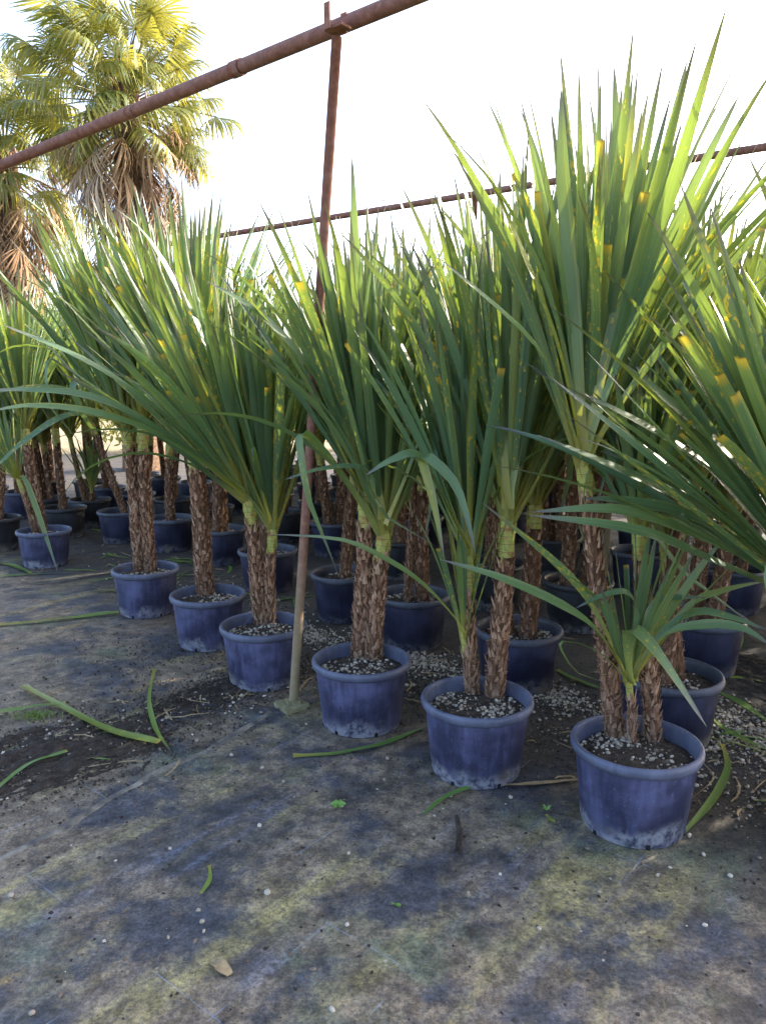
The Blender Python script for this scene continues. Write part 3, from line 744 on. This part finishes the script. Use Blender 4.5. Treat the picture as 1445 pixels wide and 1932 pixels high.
# ------------------------------------------------------------------ steel frame
def pipe_obj(name, pts, rad, parent, seg=14):
    mb = MB(); tube(mb, pts, rad, seg); return obj(name, mb.mesh(name, M['rust']), parent)
pb = onz(553, 1335); pt = ony(637, 48, 3.46)
post = tag(empty('steel_post', pb), 'thin rusty leaning steel post on a mossy square base plate among the pots', 'post')
dl = pt - pb
pipe_obj('pole', [Vector((0, 0, 0.01)), dl*0.3, dl*0.6, dl*0.985], [0.0215, 0.0215, 0.0215, 0.0225], post)
bp = MB(); box(bp, (-0.005, 0, 0.012), (0.062, 0.062, 0.012), Matrix.Rotation(R(38), 4, 'Z')); box(bp, (0.0, 0, 0.03), (0.03, 0.03, 0.012), Matrix.Rotation(R(20), 4, 'Z'))
obj('base_plate', bp.mesh('base_plate', M['cement'], False), post)
PZ = pt.z + 0.03
pa = onz(-90, 350, PZ); pz_ = onz(860, -40, PZ); pdir = (pz_ - pa).normalized()
beam = tag(empty('overhead_pipe', pa), 'rusty brown overhead pipe resting on the leaning post and running past the palms', 'pipe')
Lb = (pz_ - pa).length
pipe_obj('pipe', [Vector((0, 0, 0)), pdir*Lb*0.5, pdir*(Lb + 1.5)], 0.033, beam, 18)
def along(px_x):   # distance along the beam at which it crosses a photo column
    lo, hi = 0.0, Lb
    for _ in range(40):
        m = (lo+hi)/2; q = pa + pdir*m - Vector((0, 0, CAM_H)); zc = q.y*_cp - q.z*_sp
        if 722.5 + FPX*q.x/zc < px_x: lo = m
        else: hi = m
    return lo
for x in (448, 250):
    d = along(x); pipe_obj('coupling', [pdir*(d-.035), pdir*(d+.035)], 0.0355 if x == 250 else 0.038, beam, 18)
for x in (268, 25, 640):
    d = along(x); c = pdir*d; s_ = 0.045
    mb = MB(); rg = [c + Vector((0, 0, .03)), c + Vector((0, 0, .03)) + pdir*s_ + Vector((0, 0, .012)), c + pdir*s_ + Vector((0, 0, .065)), c - pdir*s_*.6 + Vector((0, 0, .06)), c - pdir*s_*.6 + Vector((0, 0, .03)), c + Vector((0, 0, .03))]
    if x != 640:
        tube(mb, rg, 0.006, 6); obj('loop_bracket', mb.mesh('loop_bracket', M['rust']), beam)
# bracket on the post
side = Vector((-pdir.y, pdir.x, 0))
mb = MB(); rt = Matrix.Rotation(math.atan2(pdir.y, pdir.x), 4, 'Z')
box(mb, dl + Vector((0, 0, -0.012)), (0.05, 0.030, 0.006), rt)
box(mb, dl + side*-0.039 + Vector((0, 0, 0.03)) - pdir*.02, (0.016, 0.005, 0.05), rt)
box(mb, dl + side*0.039 + Vector((0, 0, 0.02)), (0.016, 0.005, 0.04), rt)
obj('saddle_bracket', mb.mesh('saddle_bracket', M['rust'], False), post)
# far pipe and its posts
fa, fb = onz(400, 447, 3.0), onz(1500, 268, 3.0); fd = (fb - fa).normalized(); fL = (fb-fa).length
farp = tag(empty('overhead_pipe', fa), 'thin dark pipe line crossing low behind the crowns against the white sky', 'pipe')
pipe_obj('pipe', [-fd*1.5, fd*fL*.5, fd*(fL+1)], 0.026, farp)
for x in (830, 1000):
    pass
mb = MB(); c = fd*(fL*0.40); tube(mb, [c + Vector((0, 0, .02)), c + fd*.05 + Vector((0, 0, .025)), c + fd*.05 + Vector((0, 0, .07)), c - fd*.04 + Vector((0, 0, .07)), c - fd*.04 + Vector((0, 0, .02))], 0.005, 6)
obj('loop_bracket', mb.mesh('loop_bracket', M['rust']), farp)
for k, f in enumerate((0.575, 0.80)):
    q = fa + fd*fL*f
    p_ = tag(empty('steel_post', (q.x, q.y, 0)), 'slim dark post holding up the far pipe, sunk among the rear pots', 'post', 'posts of the far pipe')
    pipe_obj('pole', [Vector((0, 0, 0)), Vector((0, 0, 1.5)), Vector((0, 0, 2.99))], 0.022, p_)

# ------------------------------------------------------------------ fan palms
def frond_mesh(g, dead=False, pet=1.0, blade=0.95):
    mb = MB(); n = 38 if not dead else 20
    droop = g.uniform(.6, 2.0) if not dead else .7
    # stalk along +X arching down
    pts = [(pet*t, 0, -0.18*pet*t*t) for t in (0, .35, .7, 1.0)]
    tube(mb, pts, [.022, .018, .014, .011], 5, r=0.3)
    hx, hz = pet, -0.18*pet
    half = R(145 if not dead else 48)
    for i in range(n):
        f = (i+.5)/n*2-1; a = f*half + g.uniform(-.03, .03)
        if dead: a += g.uniform(-.12, .12)
        L = blade*(1.0 - 0.30*abs(f)**2)*(g.uniform(.85, 1.05) if not dead else g.uniform(.5, 1.15))
        ca, sa = math.cos(a), math.sin(a)
        V = []; LU = []
        ns = 6; w0 = L*half*2/n*(0.40 if not dead else .40)
        x = y = 0.0; z = 0.0; pitch = -0.25 - (0.25 if dead else 0)
        dr = droop*g.uniform(.6, 1.6)
        rr = g.random()
        for k in range(ns+1):
            s = k/ns
            if k:
                pit = pitch - dr*max(0, s-.35)**1.5*3.2
                pit = max(pit, -1.5)
                st = L/ns; x += math.cos(pit)*st; z += math.sin(pit)*st
            ww = w0*min(1, s*1.7 + .06)*(1 if s < .55 else max(.05, 1-(s-.55)/.45))
            px_, py_ = hx + x*ca, x*sa
            for u, o_ in ((0, -.5), (.5, 0), (1, .5)):
                V.append((px_ - sa*ww*o_, py_ + ca*ww*o_, hz + z + 0.05*abs(sa)*x + (0 if o_ else ww*.22))); LU.append((u, .25 + .6*s, 0))
        F = [(k*3+j, k*3+j+1, (k+1)*3+j+1, (k+1)*3+j) for k in range(ns) for j in range(2)]
        mb.add(V, F, rr*0.25, LU)
    return mb.mesh('dead_frond' if dead else 'frond', M['deadfan' if dead else 'fan'])
FAN = [frond_mesh(random.Random(k), False, 1.0 + .08*k) for k in range(10)]
DEAD = [frond_mesh(random.Random(50+k), True, .6 + .06*k, 1.15) for k in range(5)]
def palm(c, base_r, label, seed, nlive=78, ndead=210, skirt=3.0, size=.86):
    g = random.Random(seed)
    root = tag(empty('fan_palm', (c.x, c.y, 0)), label, 'palm tree', 'fan palms behind the nursery rows')
    mb = MB(); H = c.z
    tube(mb, [(0, 0, -.1), (0, 0, H*.3), (0, 0, H*.7), (0, 0, H + .1)], [base_r*1.3, base_r, base_r*.95, base_r*.7], 14, .05, g=g)
    obj('trunk', mb.mesh('trunk', M['palmtrunk']), root)
    for i in range(nlive):
        t = (i+.5)/nlive; el = 84 - 108*t**.9 + g.uniform(-12, 12); az = i*2.39996 + g.uniform(-.3, .3)
        s_ = size*g.uniform(.85, 1.12)
        o = obj('frond', FAN[g.randrange(10)], root)
        o.matrix_local = Matrix.Translation((0, 0, H - .35*t)) @ Matrix.Rotation(az, 4, 'Z') @ Matrix.Rotation(-R(el), 4, 'Y') @ Matrix.Rotation(g.uniform(-.5, .5), 4, 'X') @ Matrix.Scale(s_, 4)
    for i in range(ndead):
        t = (i+.5)/ndead; el = -8 - 44*min(1, t*2.2) + g.uniform(-16, 10); az = i*2.39996 + g.uniform(-.3, .3)
        o = obj('dead_frond', DEAD[g.randrange(5)], root); s_ = size*g.uniform(.75, 1.15)
        o.matrix_local = Matrix.Translation((math.cos(az)*base_r*.7, math.sin(az)*base_r*.7, H - .25 - skirt*t)) @ Matrix.Rotation(az, 4, 'Z') @ Matrix.Rotation(-R(el), 4, 'Y') @ Matrix.Rotation(g.uniform(-.6, .6), 4, 'X') @ Matrix.Scale(s_, 4)
palm(ony(238, 175, 14.0), .30, 'tall fan palm with a golden sunlit crown over a thick brown skirt of dead fronds', 5)
palm(ony(10, 290, 15.5), .28, 'shadier fan palm with dull green crown standing left of the golden one', 6, 60, 130, 2.4, .9)

# shrubs at the far edge of the nursery, in full sun
def shrub(x, y, h, w_, label, seed):
    g = random.Random(seed); root = tag(empty('shrub', (x, y, 0)), label, 'shrub', 'sunlit shrubs beyond the pots')
    mb = MB(); tube(mb, [(0, 0, -.02), (.03, 0, h*.4), (0, .05, h*.8)], [.05, .035, .01], 6); obj('trunk', mb.mesh('trunk', M['palmtrunk']), root)
    mb = MB()
    cl = [(g.uniform(-1, 1)*w_*.7, g.uniform(-1, 1)*w_*.5, g.uniform(.15, .85)*h, g.uniform(.25, .5)*w_) for _ in range(14)]
    for _ in range(2200):
        cx_, cy_, cz_, r = g.choice(cl); d = Vector((g.gauss(0, 1), g.gauss(0, 1), g.gauss(0, 1))).normalized()*r*g.uniform(.5, 1.05)
        c = Vector((cx_, cy_, cz_)) + d; c.z = max(c.z, .05)
        u = Vector((g.gauss(0, 1), g.gauss(0, 1), g.gauss(0, 1))).normalized(); v = u.orthogonal().normalized(); l = g.uniform(.05, .11)
        mb.add([tuple(c - u*l), tuple(c + v*l*.35), tuple(c + u*l), tuple(c - v*l*.35)], [(0, 1, 2, 3)], g.random(), [(.5, .3, 0), (.8, .5, 0), (.5, .7, 0), (.2, .5, 0)])
    obj('crown', mb.mesh('crown', M['fan'], False), root)
for k, (x, y, h, w_) in enumerate([(-10.5, 17.5, 2.3, 1.5), (-8.2, 18.2, 1.8, 1.4), (-5.9, 18.0, 2.0, 1.6), (-3.4, 18.6, 1.7, 1.5), (-1.0, 18.4, 1.9, 1.5), (1.4, 18.8, 1.8, 1.5), (3.9, 18.5, 1.9, 1.6), (6.5, 18.4, 2.0, 1.6)]):
    shrub(x, y, h, w_, 'rounded yellow-green shrub at the far edge, glimpsed between the stems', 60+k)

# ------------------------------------------------------------------ litter on the ground
FZ = 0.008
def gpts(pts, z=FZ): return [onz(x, y, z) for x, y in pts]
def fallen(pts, w, label, cut=False, mat='fallen', seed=0, name='fallen_leaf', lift=0.0):
    P = gpts(pts); n = len(P)
    for i in range(n): P[i].z += lift*math.sin(math.pi*i/(n-1))
    if pts[0][0] < 320 and pts[0][1] > 1250:
        for p in P: p.z += 0.014
    c = sum(P, Vector())/n; c.z = 0
    me = path_leaf([p - c for p in P], w, cut, True, mat, seed); o = obj(name, me, None, c)
    return tag(o, label, 'leaf')
fallen([(45, 1300), (130, 1345), (200, 1382), (302, 1408)], .050, 'long green fallen blade lying diagonally across the spilled soil', True, seed=3)
fallen([(-40, 1356), (40, 1344), (125, 1333)], .045, 'green fallen blade poking out from under the diagonal one by the grass tuft', True, seed=2)
fallen([(-20, 1510), (50, 1452), (128, 1424)], .026, 'yellowing narrow fallen leaf on the spilled dark soil', True, seed=9)
fallen([(292, 1268), (282, 1325), (296, 1385), (325, 1426)], .024, 'thin dark green fallen leaf curving near the cloth hem', seed=1)
fallen([(-20, 1182), (110, 1170), (225, 1156)], .060, 'broad green fallen blade whose end touches the two-stem pot', True, seed=4)
fallen([(40, 1096), (90, 1100), (215, 1080)], .035, 'pale yellow curling leaf on the cloth near the standing-apart pot', True, 'dry', 5, lift=.02)
fallen([(-10, 1062), (25, 1068), (58, 1082)], .05, 'short green leaf end beside the standing-apart blue pot', True, seed=7)
fallen([(-10, 1090), (40, 1085), (140, 1080)], .03, 'narrow green leaf lying in front of the standing-apart blue pot', seed=8)
fallen([(553, 1428), (640, 1422), (720, 1405), (812, 1368)], .036, 'green fallen blade on the cloth in front of the two close stems', seed=10)
fallen([(950, 1478), (880, 1488), (830, 1512), (790, 1545)], .026, 'dark green fallen leaf curling away from the bent-leaf plant pot', seed=12)
fallen([(945, 1482), (1000, 1480), (1092, 1472)], .022, 'dry tan strip of leaf between the two nearest pots', True, 'dry', 13)
fallen([(1360, 1405), (1372, 1450), (1340, 1515), (1268, 1594)], .034, 'green fallen leaf curving round the foot of the three-stemmed plant pot', seed=14)
fallen([(1338, 1272), (1390, 1280), (1470, 1292)], .045, 'green fallen blade next to a shade-darkened navy pot', seed=15)
fallen([(1330, 1345), (1380, 1385), (1470, 1425)], .030, 'yellow-green fallen leaf crossing the gravel', seed=19)
fallen([(1340, 1300), (1400, 1330), (1470, 1380)], .040, 'bluish green fallen blade lying on the gravel', seed=20)
fallen([(1050, 1265), (1090, 1285), (1135, 1300)], .040, 'green fallen blade tucked behind the three-stemmed plant pot', seed=16)
fallen([(1350, 1270), (1390, 1240), (1400, 1190)], .03, 'olive fallen leaf bent upright against a shade-darkened navy pot', seed=18, lift=.05)
fallen([(395, 1634), (396, 1660), (380, 1687)], .016, 'small green leaf snippet on the streaked cloth', True, seed=22)
fallen([(1030, 1538), (1036, 1546), (1046, 1552)], .016, 'tiny whitish green leaf scrap near the three-stemmed pot', True, seed=23)
fallen([(739, 1706), (748, 1708), (756, 1711)], .014, 'single pale green leaflet lying on bare cloth', True, seed=24)
fallen([(398, 1820), (412, 1828), (434, 1842)], .034, 'curled tan bark chip on the streaked cloth', True, 'dry', 25, 'bark_chip', .012)
fallen([(176, 1437), (190, 1438), (208, 1440)], .012, 'small yellow-green stub of leaf on the dark soil', True, seed=26)
fallen([(1020, 1530), (1070, 1535), (1105, 1553)], .008, 'thin brown tendril creeping to the three-stemmed plant pot', False, 'twig', 28, 'twig')
fallen([(1325, 1440), (1345, 1470), (1300, 1510)], .007, 'thin pale dry stalk right of the three-stemmed plant pot', False, 'dry', 29, 'dry_stalk')
# stick
P = gpts([(862, 1540), (868, 1575), (862, 1608)], .011); c = P[1].copy(); c.z = 0
mb = MB(); tube(mb, [p - c for p in P], [.007, .0105, .008], 7, .15)
tag(obj('stick', mb.mesh('stick', M['stick']), None, c), 'short dark brown stick lying on the cloth before the blue pots', 'stick')
# seedling
c = onz(638, 1522, .005); sd = tag(empty('seedling', c), 'little green seedling sprouting through the cloth', 'weed')
for k in range(6):
    a = k*1.05; d = Vector((math.cos(a), math.sin(a), 0)); mb_ = path_leaf([Vector((0, 0, .0)), d*.012 + Vector((0, 0, .012)), d*.030 + Vector((0, 0, .012))], .016, False, mat='weed', seed=k)
    obj('leaf', mb_, sd)
c = onz(1030, 1530, .005); sd = tag(empty('seedling', c), 'wispy green sprout beside the whitish leaf scrap', 'weed')
for k in range(4):
    a = k*1.6+.4; d = Vector((math.cos(a), math.sin(a), 0)); obj('leaf', path_leaf([Vector((0, 0, 0)), d*.01 + Vector((0, 0, .012)), d*.022 + Vector((0, 0, .016))], .008, False, mat='weed', seed=k), sd)
# grass tuft
c = onz(70, 1352, .004); mb = MB(); g = random.Random(8)
for k in range(300):
    a = g.uniform(0, 6.28); r = abs(g.gauss(0, .035)); b = Vector((r*1.6*math.cos(a), r*math.sin(a), 0)); d = Vector((g.uniform(-1, 1), g.uniform(-1, 1), 0)); h = g.uniform(.008, .024)
    s_ = Vector((-d.y, d.x, 0)).normalized()*.0016
    mb.add([b - s_, b + s_, b + d*.012 + Vector((0, 0, h)) - s_*.7, b + d*.012 + Vector((0, 0, h)) + s_*.7, b + d*.035 + Vector((0, 0, h*1.05))], [(0, 1, 3, 2), (2, 3, 4)], g.random())
tag(obj('grass_tuft', mb.mesh('grass_tuft', M['weed']), None, c), 'tuft of fine bright grass growing in the spilled soil', 'grass')
# spilled soil: a low uneven heap that sinks below the cloth at its ragged edge
def heap(name, cx_, cy_, ax, ay, rot, h, seed, n=60):
    mb = MB(); V = []; g = np.random.default_rng(seed); ph = g.uniform(0, 6, 8)
    noise = g.normal(0, 1, (n+1, n+1))
    for _ in range(2): noise = (noise + np.roll(noise, 1, 0) + np.roll(noise, 1, 1) + np.roll(noise, -1, 0))/3.0
    for i in range(n+1):
        for j in range(n+1):
            u, v = i/n*2-1, j/n*2-1; r = math.hypot(u, v)
            k = 1 - r**1.4 + .22*math.sin(4*u+ph[0])*math.sin(3*v+ph[1]) + .16*math.sin(9*u+ph[2]+2*v)*math.sin(8*v+ph[3])
            z = h*(k - .12) + noise[i, j]*.012
            x, y = u*ax, v*ay
            V.append((x*math.cos(rot) - y*math.sin(rot), x*math.sin(rot) + y*math.cos(rot), max(z, -0.012) if r < 1 else -0.012))
    mb.add(V, [(i*(n+1)+j, (i+1)*(n+1)+j, (i+1)*(n+1)+j+1, i*(n+1)+j+1) for i in range(n) for j in range(n)])
    return obj(name, mb.mesh(name, M['dirt']), None, (cx_, cy_, 0.0), kind='stuff')
q = onz(130, 1430); heap('spilled_soil', q.x - .12, q.y, .62, .30, R(35), .013, 1)
q = onz(420, 1305); heap('spilled_soil', q.x, q.y, .42, .16, R(48), .009, 2)
q = onz(1420, 1330); heap('spilled_soil', q.x + .3, q.y + .3, .7, .35, R(-40), .014, 3)
XY = np.array(POTS_XY)
def scatter(n, cen, rad, rot=0.0, gauss=True):
    a = nrg.normal(0, .5, (n, 2)) if gauss else nrg.uniform(-1, 1, (n, 2))
    a = a*np.array(rad); c_, s_ = math.cos(rot), math.sin(rot)
    return np.stack([a[:, 0]*c_ - a[:, 1]*s_ + cen[0], a[:, 0]*s_ + a[:, 1]*c_ + cen[1]], -1)
def clear(P, r=0.18):
    d = ((P[:, None, :] - XY[None])**2).sum(-1).min(1); return P[d > r*r]
def stuff_rocks(name, groups, mat, ico, lo, hi, flat=.7):
    P = clear(np.concatenate(groups)); n = len(P)
    sz = lo + (hi-lo)*nrg.random(n)**2.5
    me = rocks(name, np.column_stack([P, np.full(n, .004)]), sz, mat, ico, flat)
    obj(name, me, None, None, 'stuff')
def gp(x, y): q = onz(x, y); return (q.x, q.y)
tdir = math.atan2(.70, -.714)
stuff_rocks('soil_crumbs', [scatter(7000, gp(130, 1420), (.75, .42), R(35)), scatter(4500, gp(430, 1300), (.6, .28), R(45)), scatter(1500, gp(330, 1240), (.7, .5), 0),
    scatter(5000, gp(760, 1290), (1.6, .30), tdir), scatter(3500, gp(1430, 1400), (.9, .5), tdir), scatter(3500, (0.3, 3.6), (3.0, .5), tdir), scatter(3800, (0, 2.3), (2.5, 1.3), 0, False)], M['crumb'], False, .0016, .0085)
mid_n = nv*2.86
stuff_rocks('pumice_gravel', [scatter(1500, (mid_n.x + .2, mid_n.y - .2), (2.2, .22), tdir), scatter(2600, gp(1430, 1390), (.50, .32), tdir), scatter(1100, gp(790, 1250), (.30, .16), tdir), scatter(900, gp(1030, 1310), (.3, .14), tdir), scatter(900, gp(590, 1200), (.3, .12), tdir),
    scatter(260, gp(70, 1400), (.5, .35), R(35)), scatter(160, gp(450, 1310), (.6, .3), R(45)), scatter(130, (0.1, 2.3), (1.6, 1.0), 0, False), scatter(700, (-.3, 4.5), (3.5, .4), tdir)], M['pebble'], True, .0025, .0115)
PEB = [rocks('pebble', np.array([[0, 0, 0.0]]), .0115, M['pebble']) for _ in range(5)]
for k, (x, y) in enumerate([(230, 1577), (112, 1311), (437, 1449), (437, 1425), (495, 1449), (375, 1718), (382, 1740), (385, 1758), (505, 1685), (590, 1830), (312, 1832), (943, 1650), (1240, 1652), (490, 1558), (283, 1376), (1130, 1683), (535, 1475), (318, 1770), (22, 1690), (1017, 1752), (850, 1503), (963, 1505), (725, 1472), (655, 1745)]):
    c = onz(x, y, .005); o = obj('pebble', PEB[k % 5], None, c); s_ = rng.uniform(.6, 1.0); o.scale = (s_, s_, s_); o.rotation_euler = (0, 0, rng.uniform(0, 6))
    tag(o, 'small pale pebble lying loose on the open ground cloth', 'pebble', 'loose pebbles on the ground cloth')

# dry and green leaf scraps trodden in between the rows
def litter(name, n, mat, groups, w, L):
    g = random.Random(len(name)); mb = MB()
    P = clear(np.concatenate(groups), .19)
    for x, y in P:
        a = g.uniform(0, 6.28); l = g.uniform(*L); ww = g.uniform(*w); d = Vector((math.cos(a), math.sin(a), 0)); sd_ = Vector((-d.y, d.x, 0)); bend = g.uniform(-.3, .3)
        V = []; LU = []
        for k in range(6):
            f = k/5; c_ = Vector((x, y, .006)) + d*l*(f-.5) + sd_*bend*l*(f-.5)**2*2 + Vector((0, 0, .012*math.sin(f*3.1)*g.random()))
            wd_ = ww*(.35 + .65*math.sin(math.pi*min(1, f*.9+.05)))
            V += [c_ - sd_*wd_*.5, c_ + sd_*wd_*.5 + Vector((0, 0, .002))]; LU += [(.1, .3+.4*f, 0), (.9, .3+.4*f, 0)]
        mb.add([tuple(v) for v in V], [(k*2, k*2+1, k*2+3, k*2+2) for k in range(5)], g.random(), LU)
    obj(name, mb.mesh(name, M[mat]), None, None, 'stuff')
litter('dry_leaf_litter', 0, 'dry', [scatter(120, (mid_n.x, mid_n.y), (3.5, .35), tdir), scatter(90, (-1.6, 6.0), (3.5, .8), tdir), scatter(26, gp(1430, 1400), (.4, .3), tdir), scatter(22, gp(250, 1380), (.6, .4), R(40)), scatter(14, gp(470, 1310), (.3, .15), R(40))], (.003, .011), (.03, .22))
litter('green_leaf_litter', 0, 'fallen', [scatter(40, (mid_n.x + .6, mid_n.y - .2), (2.6, .3), tdir), scatter(40, (-2.2, 6.6), (3.0, .8), tdir), scatter(8, gp(1430, 1400), (.4, .3), tdir)], (.012, .03), (.12, .5))
